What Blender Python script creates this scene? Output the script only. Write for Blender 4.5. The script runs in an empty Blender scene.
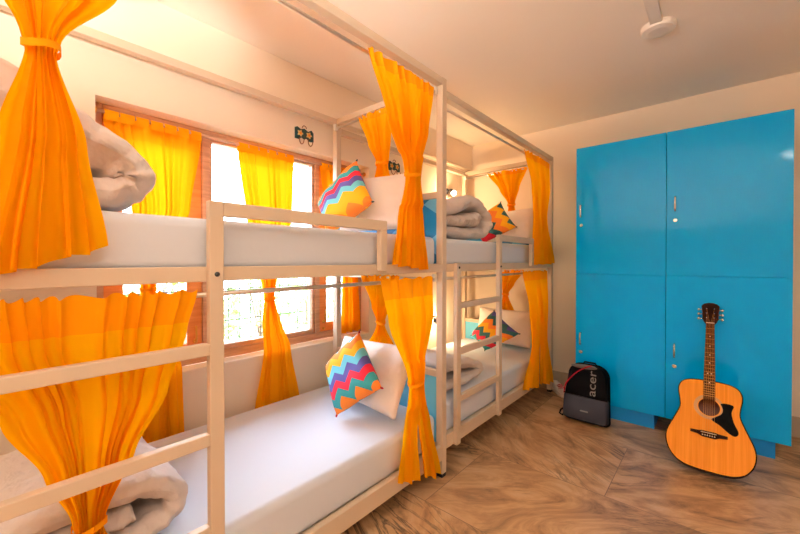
import bpy, bmesh, math, random
from mathutils import Vector, Matrix, noise
random.seed(7)
R = math.radians
COL = bpy.context.scene.collection
SC = bpy.context.scene

# ------------------------------------------------------------------ materials
def new_mat(name):
    m = bpy.data.materials.new(name); m.use_nodes = True
    nt = m.node_tree
    return m, nt, nt.nodes['Principled BSDF'], nt.nodes['Material Output']

def N(nt, typ, **kw):
    n = nt.nodes.new(typ)
    for k, v in kw.items():
        if k in n.inputs: n.inputs[k].default_value = v
        else: setattr(n, k, v)
    return n

def srgb(r, g, b):
    f = lambda c: (c/255/12.92) if c/255 <= .04045 else ((c/255+.055)/1.055)**2.4
    return (f(r), f(g), f(b), 1)

def simple(name, col, rough=.5, metal=0, bump=0, bscale=40, bdist=.01, coat=0, var=0, vscale=6, spec=.5):
    m, nt, b, o = new_mat(name)
    b.inputs['Base Color'].default_value = col
    b.inputs['Roughness'].default_value = rough
    b.inputs['Metallic'].default_value = metal
    b.inputs['Specular IOR Level'].default_value = spec
    if coat: b.inputs['Coat Weight'].default_value = coat; b.inputs['Coat Roughness'].default_value = .05
    tc = N(nt, 'ShaderNodeTexCoord')
    if var:
        n = N(nt, 'ShaderNodeTexNoise', Scale=vscale, Detail=3.0)
        nt.links.new(tc.outputs['Object'], n.inputs['Vector'])
        mx = N(nt, 'ShaderNodeMix', data_type='RGBA')
        mx.inputs[6].default_value = tuple(c*(1-var) for c in col[:3])+(1,)
        mx.inputs[7].default_value = tuple(min(1, c*(1+var)) for c in col[:3])+(1,)
        nt.links.new(n.outputs['Fac'], mx.inputs[0]); nt.links.new(mx.outputs[2], b.inputs['Base Color'])
    if bump:
        n = N(nt, 'ShaderNodeTexNoise', Scale=bscale, Detail=4.0)
        nt.links.new(tc.outputs['Object'], n.inputs['Vector'])
        bp = N(nt, 'ShaderNodeBump', Strength=bump, Distance=bdist)
        nt.links.new(n.outputs['Fac'], bp.inputs['Height']); nt.links.new(bp.outputs['Normal'], b.inputs['Normal'])
    return m

def cloth(name, col, tcol, trans, rough=.8):
    m, nt, b, o = new_mat(name)
    b.inputs['Base Color'].default_value = col
    b.inputs['Roughness'].default_value = rough
    b.inputs['Specular IOR Level'].default_value = .15
    t = N(nt, 'ShaderNodeBsdfTranslucent', Color=tcol)
    mx = N(nt, 'ShaderNodeMixShader'); mx.inputs[0].default_value = trans
    nt.links.new(b.outputs[0], mx.inputs[1]); nt.links.new(t.outputs[0], mx.inputs[2])
    nt.links.new(mx.outputs[0], o.inputs['Surface'])
    tc = N(nt, 'ShaderNodeTexCoord')
    n = N(nt, 'ShaderNodeTexNoise', Scale=60.0, Detail=3.0)
    nt.links.new(tc.outputs['Object'], n.inputs['Vector'])
    bp = N(nt, 'ShaderNodeBump', Strength=.12, Distance=.004)
    nt.links.new(n.outputs['Fac'], bp.inputs['Height']); nt.links.new(bp.outputs['Normal'], b.inputs['Normal'])
    return m

def chevron(name, cols, bands, zig=4, amp=.55):
    """zigzag bands across the cushion's own UV: v runs across the bands"""
    m, nt, b, o = new_mat(name)
    b.inputs['Roughness'].default_value = .85
    uv = N(nt, 'ShaderNodeUVMap')
    sp = N(nt, 'ShaderNodeSeparateXYZ'); nt.links.new(uv.outputs[0], sp.inputs[0])
    pp = N(nt, 'ShaderNodeMath', operation='PINGPONG'); pp.inputs[1].default_value = .5/zig
    nt.links.new(sp.outputs[0], pp.inputs[0])
    ml = N(nt, 'ShaderNodeMath', operation='MULTIPLY'); ml.inputs[1].default_value = amp*2*zig/bands
    nt.links.new(pp.outputs[0], ml.inputs[0])
    ad = N(nt, 'ShaderNodeMath', operation='ADD'); nt.links.new(sp.outputs[1], ad.inputs[0]); nt.links.new(ml.outputs[0], ad.inputs[1])
    sc = N(nt, 'ShaderNodeMath', operation='MULTIPLY'); sc.inputs[1].default_value = bands/(bands+1.0)
    nt.links.new(ad.outputs[0], sc.inputs[0])
    cr = N(nt, 'ShaderNodeValToRGB'); cr.color_ramp.interpolation = 'CONSTANT'
    el = cr.color_ramp.elements
    n = bands+1
    while len(el) < n: el.new(.5)
    for i in range(n):
        el[i].position = i/n; el[i].color = cols[i % len(cols)]
    nt.links.new(sc.outputs[0], cr.inputs[0]); nt.links.new(cr.outputs[0], b.inputs['Base Color'])
    return m

def floor_mat():
    m, nt, b, o = new_mat('marble_floor')
    tc = N(nt, 'ShaderNodeTexCoord')
    # big slabs, every slab its own offset in the vein pattern
    mp = N(nt, 'ShaderNodeMapping'); mp.inputs['Location'].default_value = (1.19, -1.58+.68*3, 0)
    nt.links.new(tc.outputs['Object'], mp.inputs[0])
    br = N(nt, 'ShaderNodeTexBrick', Scale=1.0)
    br.offset = .37; br.inputs['Brick Width'].default_value = 1.15; br.inputs['Row Height'].default_value = .68
    br.inputs['Mortar Size'].default_value = .0022; br.inputs['Mortar Smooth'].default_value = .3; br.inputs['Bias'].default_value = 0
    br.inputs['Color1'].default_value = (0, 0, 0, 1); br.inputs['Color2'].default_value = (1, 1, 1, 1)
    br.inputs['Mortar'].default_value = (.5, .5, .5, 1)
    nt.links.new(mp.outputs[0], br.inputs['Vector'])
    sep = N(nt, 'ShaderNodeVectorMath', operation='SCALE'); sep.inputs['Scale'].default_value = 9.0
    nt.links.new(br.outputs['Color'], sep.inputs[0])
    add = N(nt, 'ShaderNodeVectorMath', operation='ADD')
    vr = N(nt, 'ShaderNodeVectorRotate', rotation_type='Z_AXIS')
    an = N(nt, 'ShaderNodeMath', operation='MULTIPLY_ADD'); an.inputs[1].default_value = 1.5; an.inputs[2].default_value = -.75
    nt.links.new(br.outputs['Color'], an.inputs[0]); nt.links.new(an.outputs[0], vr.inputs['Angle'])
    nt.links.new(tc.outputs['Object'], vr.inputs['Vector'])
    nt.links.new(vr.outputs[0], add.inputs[0]); nt.links.new(sep.outputs[0], add.inputs[1])
    st = N(nt, 'ShaderNodeMapping'); st.inputs['Scale'].default_value = (.75, 1.7, 1); st.inputs['Rotation'].default_value = (0, 0, R(-18))
    nt.links.new(add.outputs[0], st.inputs[0])
    n1 = N(nt, 'ShaderNodeTexNoise', Scale=2.0, Detail=10.0, Roughness=.68, Distortion=2.4)
    nt.links.new(st.outputs[0], n1.inputs['Vector'])
    c1 = N(nt, 'ShaderNodeValToRGB'); e = c1.color_ramp.elements
    e[0].position = .28; e[0].color = srgb(98, 78, 60)
    e[1].position = .72; e[1].color = srgb(226, 192, 154)
    x = e.new(.42); x.color = srgb(176, 136, 98)
    x = e.new(.54); x.color = srgb(208, 166, 122)
    nt.links.new(n1.outputs['Fac'], c1.inputs[0])
    # thin dark veins
    st2 = N(nt, 'ShaderNodeMapping'); st2.inputs['Scale'].default_value = (.5, 3.0, 1); st2.inputs['Rotation'].default_value = (0, 0, R(-16))
    nt.links.new(add.outputs[0], st2.inputs[0])
    n2 = N(nt, 'ShaderNodeTexNoise', Scale=1.7, Detail=7.0, Roughness=.6, Distortion=2.2)
    nt.links.new(st2.outputs[0], n2.inputs['Vector'])
    c2 = N(nt, 'ShaderNodeValToRGB'); e = c2.color_ramp.elements
    e[0].position = .465; e[0].color = (0, 0, 0, 1); e[1].position = .535; e[1].color = (0, 0, 0, 1)
    x = e.new(.5); x.color = (.95, .95, .95, 1)
    nt.links.new(n2.outputs['Fac'], c2.inputs[0])
    n3 = N(nt, 'ShaderNodeTexNoise', Scale=1.6, Detail=3.0)
    nt.links.new(add.outputs[0], n3.inputs['Vector'])
    c3 = N(nt, 'ShaderNodeValToRGB'); e = c3.color_ramp.elements
    e[0].position = .45; e[0].color = (0, 0, 0, 1); e[1].position = .62; e[1].color = (1, 1, 1, 1)
    nt.links.new(n3.outputs['Fac'], c3.inputs[0])
    mm = N(nt, 'ShaderNodeMath', operation='MULTIPLY')
    nt.links.new(c2.outputs[0], mm.inputs[0]); nt.links.new(c3.outputs[0], mm.inputs[1])
    mx = N(nt, 'ShaderNodeMix', data_type='RGBA'); mx.inputs[7].default_value = srgb(70, 54, 42)
    nt.links.new(mm.outputs[0], mx.inputs[0]); nt.links.new(c1.outputs[0], mx.inputs[6])
    # cloudy grey tone
    n4 = N(nt, 'ShaderNodeTexNoise', Scale=1.1, Detail=2.0)
    nt.links.new(add.outputs[0], n4.inputs['Vector'])
    gr = N(nt, 'ShaderNodeMix', data_type='RGBA', blend_type='MULTIPLY'); gr.inputs[7].default_value = (.80, .80, .82, 1)
    nt.links.new(n4.outputs['Fac'], gr.inputs[0]); nt.links.new(mx.outputs[2], gr.inputs[6])
    mo = N(nt, 'ShaderNodeMix', data_type='RGBA'); mo.inputs[7].default_value = srgb(120, 94, 72)
    nt.links.new(br.outputs['Fac'], mo.inputs[0]); nt.links.new(gr.outputs[2], mo.inputs[6])
    nt.links.new(mo.outputs[2], b.inputs['Base Color'])
    b.inputs['Roughness'].default_value = .33
    return m

def wood_mat(name, c1, c2, scale=(1, 1, 9), rough=.35, spec=.4):
    m, nt, b, o = new_mat(name)
    tc = N(nt, 'ShaderNodeTexCoord'); mp = N(nt, 'ShaderNodeMapping'); mp.inputs['Scale'].default_value = scale
    nt.links.new(tc.outputs['Object'], mp.inputs[0])
    n = N(nt, 'ShaderNodeTexNoise', Scale=6.0, Detail=5.0, Distortion=.6); nt.links.new(mp.outputs[0], n.inputs['Vector'])
    cr = N(nt, 'ShaderNodeValToRGB'); e = cr.color_ramp.elements
    e[0].position = .3; e[0].color = c1; e[1].position = .7; e[1].color = c2
    nt.links.new(n.outputs['Fac'], cr.inputs[0]); nt.links.new(cr.outputs[0], b.inputs['Base Color'])
    b.inputs['Roughness'].default_value = rough
    b.inputs['Specular IOR Level'].default_value = spec
    return m

def argyle_mat():
    m, nt, b, o = new_mat('blue_diamond_laminate')
    tc = N(nt, 'ShaderNodeTexCoord'); sp = N(nt, 'ShaderNodeSeparateXYZ'); nt.links.new(tc.outputs['Object'], sp.inputs[0])
    # checker of diamonds: fold x and z, compare
    def tri(out, period, phase):
        a = N(nt, 'ShaderNodeMath', operation='ADD'); a.inputs[1].default_value = phase; nt.links.new(out, a.inputs[0])
        p = N(nt, 'ShaderNodeMath', operation='PINGPONG'); p.inputs[1].default_value = period; nt.links.new(a.outputs[0], p.inputs[0])
        d = N(nt, 'ShaderNodeMath', operation='DIVIDE'); d.inputs[1].default_value = period; nt.links.new(p.outputs[0], d.inputs[0])
        return d.outputs[0]
    x = tri(sp.outputs[0], .20, .24+20*.2); z = tri(sp.outputs[2], .125, -.02+21*.125)
    s = N(nt, 'ShaderNodeMath', operation='ADD'); nt.links.new(x, s.inputs[0]); nt.links.new(z, s.inputs[1])
    g = N(nt, 'ShaderNodeMath', operation='GREATER_THAN'); g.inputs[1].default_value = 1.0; nt.links.new(s.outputs[0], g.inputs[0])
    mx = N(nt, 'ShaderNodeMix', data_type='RGBA'); mx.inputs[6].default_value = srgb(124, 200, 236); mx.inputs[7].default_value = srgb(26, 128, 184)
    nt.links.new(g.outputs[0], mx.inputs[0]); nt.links.new(mx.outputs[2], b.inputs['Base Color'])
    b.inputs['Roughness'].default_value = .35
    return m

def emit(name, col, s):
    m, nt, b, o = new_mat(name)
    b.inputs['Base Color'].default_value = col
    b.inputs['Emission Color'].default_value = col; b.inputs['Emission Strength'].default_value = s
    return m

def glass_mat():
    m, nt, b, o = new_mat('window_glass')
    t = N(nt, 'ShaderNodeBsdfTransparent', Color=(.98, .99, .99, 1)); g = N(nt, 'ShaderNodeBsdfGlossy', Roughness=.02)
    f = N(nt, 'ShaderNodeFresnel', IOR=1.35); mx = N(nt, 'ShaderNodeMixShader')
    nt.links.new(f.outputs[0], mx.inputs[0]); nt.links.new(t.outputs[0], mx.inputs[1]); nt.links.new(g.outputs[0], mx.inputs[2])
    nt.links.new(mx.outputs[0], o.inputs['Surface'])
    return m

M = dict(
    wall=simple('cream_wall_paint', srgb(248, 230, 208), .75, bump=.05, bscale=25, var=.02, vscale=2),
    ceil=simple('ceiling_paint', srgb(251, 240, 226), .8, bump=.04, bscale=20),
    skirt=simple('skirting_stone', srgb(176, 160, 140), .4, var=.12, vscale=9),
    floor=floor_mat(),
    metal=simple('cream_bed_paint', srgb(212, 190, 165), .38, bump=.02, bscale=60),
    board=simple('deck_board', srgb(226, 205, 180), .6, var=.05),
    rod=simple('brushed_steel', srgb(226, 220, 212), .35, 1.0),
    chrome=simple('chrome', srgb(220, 220, 220), .15, 1.0),
    dark=simple('black_rubber', srgb(22, 20, 20), .6),
    sheet=simple('white_cotton_sheet', srgb(216, 222, 234), .85, bump=.15, bscale=9),
    pillow=simple('white_pillow_cotton', srgb(242, 232, 226), .85, bump=.5, bscale=7, bdist=.04),
    duvet=simple('grey_white_duvet', srgb(218, 206, 200), .9, bump=.7, bscale=9, bdist=.04),
    orange=cloth('orange_curtain', srgb(255, 186, 0), srgb(255, 186, 4), .55),
    windowcloth=cloth('orange_window_curtain', srgb(255, 176, 0), srgb(255, 150, 10), .27),
    orange2=cloth('orange_curtain_double', srgb(255, 170, 0), srgb(255, 140, 4), .2),
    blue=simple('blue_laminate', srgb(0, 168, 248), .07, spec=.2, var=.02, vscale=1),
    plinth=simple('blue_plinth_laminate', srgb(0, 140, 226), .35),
    bluepanel=simple('light_blue_laminate', srgb(112, 204, 240), .35),
    argyle=argyle_mat(),
    wood=wood_mat('varnished_window_wood', srgb(186, 138, 108), srgb(214, 166, 134)),
    sash=wood_mat('orange_sash_wood', srgb(222, 126, 60), srgb(240, 152, 82)),
    glass=glass_mat(),
    iron=simple('dark_iron', srgb(58, 56, 54), .5, .6),
    brass=simple('brass', srgb(216, 160, 80), .3, 1.0),
    leaf=simple('garden_leaves', srgb(120, 158, 74), .6, var=.35, vscale=9),
    bark=simple('bark', srgb(110, 84, 60), .9, bump=.4),
    soil=simple('garden_ground', srgb(222, 220, 212), .9, var=.05, vscale=3),
    house=simple('pale_house_wall', srgb(232, 230, 226), .8),
    roof=simple('grey_roof_sheet', srgb(170, 172, 178), .6),
    white=simple('white_plastic', srgb(236, 226, 214), .4),
    spruce=wood_mat('guitar_spruce_top', srgb(224, 132, 30), srgb(242, 154, 50), (16, .35, .35), .35, .06),
    mahog=wood_mat('guitar_mahogany', srgb(70, 32, 16), srgb(104, 50, 26), (6, 6, 1), .4, .15),
    fret=wood_mat('rosewood', srgb(48, 26, 15), srgb(84, 46, 26), (9, 9, 1), .6, .03),
    headw=wood_mat('headstock_veneer', srgb(26, 14, 9), srgb(50, 25, 14), (9, 9, 1), .6, .03),
    ivory=simple('ivory_plastic', srgb(236, 224, 196), .35),
    rosette=simple('rosette_inlay', srgb(196, 140, 70), .3, var=.3, vscale=300),
    black=simple('black_gloss_plastic', srgb(12, 10, 10), .6, spec=.02),
    nylon=simple('black_nylon', srgb(12, 12, 14), .8, bump=.3, bscale=220, spec=.02),
    grey=simple('charcoal_ripstop', srgb(54, 54, 62), .7, bump=.4, bscale=180, spec=.03),
    greyl=simple('grey_mesh', srgb(98, 90, 84), .8),
    red=simple('red_piping', srgb(170, 24, 44), .6, spec=.1),
    print=simple('grey_print', srgb(112, 108, 104), .5),
    tealtin=simple('dark_teal_enamel', srgb(32, 66, 66), .45, var=.3, vscale=90),
    petal=simple('cream_petal_enamel', srgb(216, 186, 120), .4),
    amber=simple('amber_boss', srgb(226, 140, 20), .3),
    copper=simple('copper_wire', srgb(150, 96, 60), .35, 1.0),
    lampdark=simple('grey_lamp_shade', srgb(84, 84, 92), .35, .4),
    bulb=emit('lit_bulb', (1, .80, .52, 1), 60),
    diffuser=emit('fill_diffuser', (1, .84, .64, 1), 4),  # glow of the added ceiling fill lamps
    shoe=simple('white_shoe_leather', srgb(214, 204, 196), .6),
)
TEAL, LBL, PUR, RED, ORA, YEL = srgb(50, 152, 158), srgb(112, 204, 224), srgb(92, 84, 160), srgb(226, 36, 64), srgb(252, 140, 46), srgb(254, 186, 20)
DTE, DPU = srgb(50, 106, 108), srgb(100, 70, 120)
M['chevA'] = chevron('chevron_bright', [ORA, TEAL, RED, PUR, LBL, YEL, ORA, LBL, TEAL], 7, 3, .95)
M['chevB'] = chevron('chevron_upper', [ORA, YEL, YEL, LBL, PUR, RED, TEAL, ORA, YEL], 8, 3, .95)
M['chevC'] = chevron('chevron_teal_orange', [RED, RED, DTE, ORA, YEL, DTE, DTE], 5, 3, .8)
M['chevD'] = chevron('chevron_mixed', [TEAL, RED, DTE, YEL, ORA, DTE, PUR, TEAL], 6, 3, .85)

# ------------------------------------------------------------------ mesh helpers
class MB:
    def __init__(s): s.v = []; s.f = []; s.uv = None
    def add(s, vs, fs):
        o = len(s.v); s.v += [tuple(p) for p in vs]; s.f += [tuple(i+o for i in q) for q in fs]; return s
    def box(s, a, b):
        x0, y0, z0 = [min(p, q) for p, q in zip(a, b)]; x1, y1, z1 = [max(p, q) for p, q in zip(a, b)]
        return s.add([(x0, y0, z0), (x1, y0, z0), (x1, y1, z0), (x0, y1, z0), (x0, y0, z1), (x1, y0, z1), (x1, y1, z1), (x0, y1, z1)],
                     [(3, 2, 1, 0), (4, 5, 6, 7), (0, 1, 5, 4), (1, 2, 6, 5), (2, 3, 7, 6), (3, 0, 4, 7)])
    def tube(s, pts, r, n=10, closed=False):
        pts = [Vector(p) for p in pts]; k = len(pts); rings = []
        rr = r if isinstance(r, (list, tuple)) else [r]*k
        up = None
        for i, p in enumerate(pts):
            if closed: d = pts[(i+1) % k]-pts[i-1]
            else: d = pts[min(i+1, k-1)]-pts[max(i-1, 0)]
            d.normalize()
            if up is None:
                up = Vector((0, 0, 1)) if abs(d.z) < .9 else Vector((1, 0, 0))
            a = d.cross(up).normalized(); up = a.cross(d).normalized()
            rings.append([p+a*math.cos(2*math.pi*j/n)*rr[i]+up*math.sin(2*math.pi*j/n)*rr[i] for j in range(n)])
        vs = [q for g in rings for q in g]; fs = []
        for i in range(k if closed else k-1):
            i2 = (i+1) % k
            for j in range(n): fs.append((i*n+j, i2*n+j, i2*n+(j+1) % n, i*n+(j+1) % n)[::-1])
        if not closed:
            fs.append(tuple(range(n))[::-1][::-1]); fs.append(tuple((k-1)*n+j for j in range(n))[::-1])
        return s.add(vs, fs)
    def lathe(s, origin, axis, prof, n=24):
        """prof: (radius, distance along axis)"""
        o = Vector(origin); d = Vector(axis).normalized()
        t = Vector((0, 0, 1)) if abs(d.z) < .9 else Vector((1, 0, 0))
        a = d.cross(t).normalized(); b = d.cross(a)
        vs = []; fs = []
        for r, h in prof:
            for j in range(n):
                q = 2*math.pi*j/n
                vs.append(o+d*h+a*math.cos(q)*r+b*math.sin(q)*r)
        for i in range(len(prof)-1):
            for j in range(n): fs.append((i*n+j, i*n+(j+1) % n, (i+1)*n+(j+1) % n, (i+1)*n+j))
        fs.append(tuple(range(n))[::-1]); fs.append(tuple((len(prof)-1)*n+j for j in range(n)))
        return s.add(vs, fs)
    def xf(s, mat):
        s.v = [tuple(mat @ Vector(p)) for p in s.v]; return s
    def build(s, name, mat, parent=None, smooth=False, bevel=0, seg=2, fix=True, mats=None):
        off = Vector((0, 0, 0)); q = parent
        while q is not None: off += q.location; q = q.parent
        me = bpy.data.meshes.new(name)
        me.from_pydata([tuple(Vector(p)-off) for p in s.v], [], s.f)
        if s.uv is not None:
            ul = me.uv_layers.new(name='UVMap')
            for lp in me.loops: ul.data[lp.index].uv = s.uv[lp.vertex_index]
        if fix or bevel:
            bm = bmesh.new(); bm.from_mesh(me)
            if fix: bmesh.ops.recalc_face_normals(bm, faces=bm.faces)
            if bevel:
                es = [e for e in bm.edges if len(e.link_faces) == 2 and e.calc_face_angle(0) > R(40)]
                bmesh.ops.bevel(bm, geom=es, offset=bevel, segments=seg, affect='EDGES', profile=.5, clamp_overlap=True)
            bm.to_mesh(me); bm.free()
        if smooth:
            for p in me.polygons: p.use_smooth = True
        me.materials.append(mat)
        o = bpy.data.objects.new(name, me); COL.objects.link(o)
        if parent is not None: o.parent = parent
        return o

def tag(o, label, cat, group=None):
    o['label'] = label; o['category'] = cat
    if group: o['group'] = group
    return o

def thing(name, label, cat, loc, group=None):
    o = bpy.data.objects.new(name, None); COL.objects.link(o); o.location = loc; o.empty_display_size = .1
    return tag(o, label, cat, group)

def struct(o): o['kind'] = 'structure'; return o

def box(name, a, b, mat, parent=None, bevel=0, seg=2, smooth=False):
    return MB().box(a, b).build(name, mat, parent, bevel=bevel, seg=seg, smooth=smooth)

def crom(pts, n):
    """Catmull-Rom through tuples, n samples"""
    out = []; k = len(pts)-1
    for i in range(n):
        t = i/(n-1)*k; j = min(int(t), k-1); u = t-j
        p0, p1, p2, p3 = pts[max(j-1, 0)], pts[j], pts[j+1], pts[min(j+2, k)]
        out.append(tuple(.5*((2*b)+(-a+c)*u+(2*a-5*b+4*c-d)*u*u+(-a+3*b-3*c+d)*u**3) for a, b, c, d in zip(p0, p1, p2, p3)))
    return out

# ------------------------------------------------------------------ room
XW, YB, H = -2.33, 3.95, 2.68
XR, YF = 2.2, -1.5
WY0, WY1, WZ0, WZ1 = .39, 2.27, .645, 2.12     # window opening
TH = .24
struct(box('floor', (XW-TH, YF-.2, -.1), (XR+.2, YB+.2, 0), M['floor']))
struct(box('ceiling', (XW-TH, YF-.2, H), (XR+.2, YB+.2, H+.12), M['ceil']))
w = MB()
x0, x1 = XW-TH, XW
ys = [YF-.2, WY0, WY1, YB+.2]; zs = [0, WZ0, WZ1, H]
vs = []; fs = []
for x in (x0, x1):
    for y in ys:
        for z in zs: vs.append((x, y, z))
I = lambda k, i, j: k*16+i*4+j
for k in (0, 1):
    for i in range(3):
        for j in range(3):
            if i == 1 and j == 1: continue
            fs.append((I(k, i, j), I(k, i+1, j), I(k, i+1, j+1), I(k, i, j+1)))
for (i, j, i2, j2) in ((1, 1, 2, 1), (2, 1, 2, 2), (2, 2, 1, 2), (1, 2, 1, 1)):
    fs.append((I(0, i, j), I(0, i2, j2), I(1, i2, j2), I(1, i, j)))
for i in range(3):
    for j in (0, 3): fs.append((I(0, i, j), I(0, i+1, j), I(1, i+1, j), I(1, i, j)))
for j in range(3):
    for i in (0, 3): fs.append((I(0, i, j), I(0, i, j+1), I(1, i, j+1), I(1, i, j)))
w.add(vs, fs); struct(w.build('wall_left', M['wall']))
struct(box('wall_back', (XW, YB, 0), (XR, YB+.2, H), M['wall']))
struct(box('wall_right', (XR, YF, 0), (XR+.2, YB, H), M['wall']))
struct(box('wall_front', (XW, YF-.2, 0), (XR, YF, H), M['wall']))
struct(box('trim_1', (XW, YF, 2.395), (XW+.07, YB, H), M['wall'], bevel=.004))          # beam along the window wall
struct(box('baseboard_back', (XW, YB-.015, 0), (XR, YB, .15), M['skirt'], bevel=.003))
struct(box('baseboard_left', (XW, YF, 0), (XW+.012, YB, .15), M['skirt'], bevel=.003))
struct(box('trim_2', (XW-.10, WY0, WZ0-.0), (XW+.012, WY1, WZ0+.018), M['wall'], bevel=.004))  # window sill

# window: frame, mullions, sashes, panes, grille
win = bpy.data.objects.new('window_1', None); COL.objects.link(win); win.location = (XW-.14, (WY0+WY1)/2, WZ0+.018); struct(win)
fx0, fx1 = XW-.20, XW-.10
zb, zt = WZ0+.018, WZ1
FR = MB()
FR.box((fx0, WY0, zb), (fx1, WY0+.045, zt)).box((fx0, WY1-.05, zb), (fx1, WY1, zt))
FR.box((fx0, WY0+.045, zt-.05), (fx1, WY1-.05, zt)).box((fx0, WY0+.045, zb), (fx1, WY1-.05, zb+.055))
FR.build('window_frame', M['wood'], win, bevel=.004)
for y in (.925, 1.770):
    box('mullion', (fx0, y, zb+.055), (fx1, y+.045, zt-.05), M['wood'], win, bevel=.004)
def sash(y0, y1, mat, wd, wb):
    s = MB(); z0, z1 = zb+.057, zt-.052; a, b = fx0+.03, fx1-.012
    s.box((a, y0, z0), (b, y0+wd, z1)).box((a, y1-wd, z0), (b, y1, z1)).box((a, y0+wd, z1-wd), (b, y1-wd, z1)).box((a, y0+wd, z0), (b, y1-wd, z0+wb))
    o = s.build('sash', mat, win, bevel=.003)
    box('pane', (a+.02, y0+wd-.005, z0+wb-.005), (a+.024, y1-wd+.005, z1-wd+.005), M['glass'], o)
    return o
s1 = sash(WY0+.047, .923, M['sash'], .085, .07)
s2 = sash(.972, 1.768, M['wood'], .016, .03)
s3 = sash(1.817, WY1-.052, M['sash'], .075, .07)
for s, y in ((s1, .882), (s3, 1.86)):   # brass casement stays
    b = MB(); x = fx1-.012
    b.tube([(x, y, .80), (x+.022, y, .80), (x+.026, y, .84), (x+.022, y, .90)], .006, 8)
    b.lathe((x, y, .80), (1, 0, 0), [(.014, 0), (.014, .006), (.008, .01)], 12)
    b.lathe((x, y, .745), (1, 0, 0), [(.012, 0), (.012, .006), (.007, .014)], 12)
    b.build('window_catch', M['brass'], s, smooth=True)
g = MB(); gx = XW-.27
for i in range(23):
    y = WY0+.05+i*.08
    g.tube([(gx, y, .60), (gx, y, 1.12+.05*(i % 2))], .0042, 6)
    zc = .98 if i % 2 else .78
    g.tube([(gx, y+.02*math.sin(a), zc+.03*math.cos(a)) for a in [k*math.pi/5 for k in range(10)]], .0035, 5, closed=True)
for z in (.64, .88, 1.10): g.tube([(gx, WY0-.02, z), (gx, WY1+.02, z)], .005, 6)
g.build('grille', M['iron'], win, fix=False)

# ------------------------------------------------------------------ garden outside
struct(box('garden_ground', (-16, -12, -.5), (XW-TH-.02, 14, -.4), M['soil']))
def shrub(x, y, r, h, n, label, seed):
    rnd = random.Random(seed)
    t = thing('shrub', label, 'shrub', (x, y, -.4), 'garden shrubs outside the window')
    f = MB(); st = MB()
    for k in range(5):
        a = rnd.uniform(0, 6.28); q = rnd.uniform(.2, .6)*r
        st.tube([(x, y, -.4), (x+q*.5*math.cos(a), y+q*.5*math.sin(a), -.4+h*.45), (x+q*math.cos(a), y+q*math.sin(a), -.4+h*.85)], [.03, .02, .008], 6)
    for k in range(n):
        a = rnd.uniform(0, 6.28); zz = rnd.random(); q = r*math.sqrt(rnd.random())*(.55+.6*math.sin(math.pi*min(1, zz*.9+.1)))
        p = Vector((x+q*math.cos(a), y+q*math.sin(a), -.4+h*(.12+.9*zz)))
        d = Vector((rnd.gauss(0, 1), rnd.gauss(0, 1), rnd.gauss(.3, .7))).normalized(); L = rnd.uniform(.05, .10)
        c = d.cross(Vector((rnd.gauss(0, 1), rnd.gauss(0, 1), rnd.gauss(0, 1)))).normalized()*L*.28
        nn = d.cross(c).normalized()*L*.12
        f.add([p, p+d*L*.5+c+nn, p+d*L, p+d*L*.5-c+nn], [(0, 1, 2, 3)])
    f.build('foliage', M['leaf'], t, fix=False); st.build('stem', M['bark'], t, fix=False)
shrub(-3.45, 1.30, .28, 1.75, 900, 'tall leafy shrub in the garden nearest the window behind the near lower bunk', 1)
shrub(-4.6, 2.6, .6, 1.5, 1100, 'low wide green shrub in the garden beside the middle curtain', 2)
shrub(-5.2, 1.35, .7, 1.7, 1300, 'broad garden shrub seen far behind the left window curtain', 3)
shrub(-5.6, 3.9, .9, 2.0, 1400, 'big garden shrub seen through the narrow right window pane', 4)
hs = thing('neighbouring_house', 'pale house with grey roof edge far outside the upper window', 'house', (-9.5, 4, -.4))
box('wall', (-12, -1.5, -.4), (-9, 9, 3.1), M['house'], hs); box('roof', (-12.2, -1.8, 3.1), (-8.5, 9.3, 3.25), M['roof'], hs)
for y in (.6, 3.0, 5.2):
    f = box('window', (-9.0, y, .9), (-8.97, y+.9, 2.0), M['roof'], hs)

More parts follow.
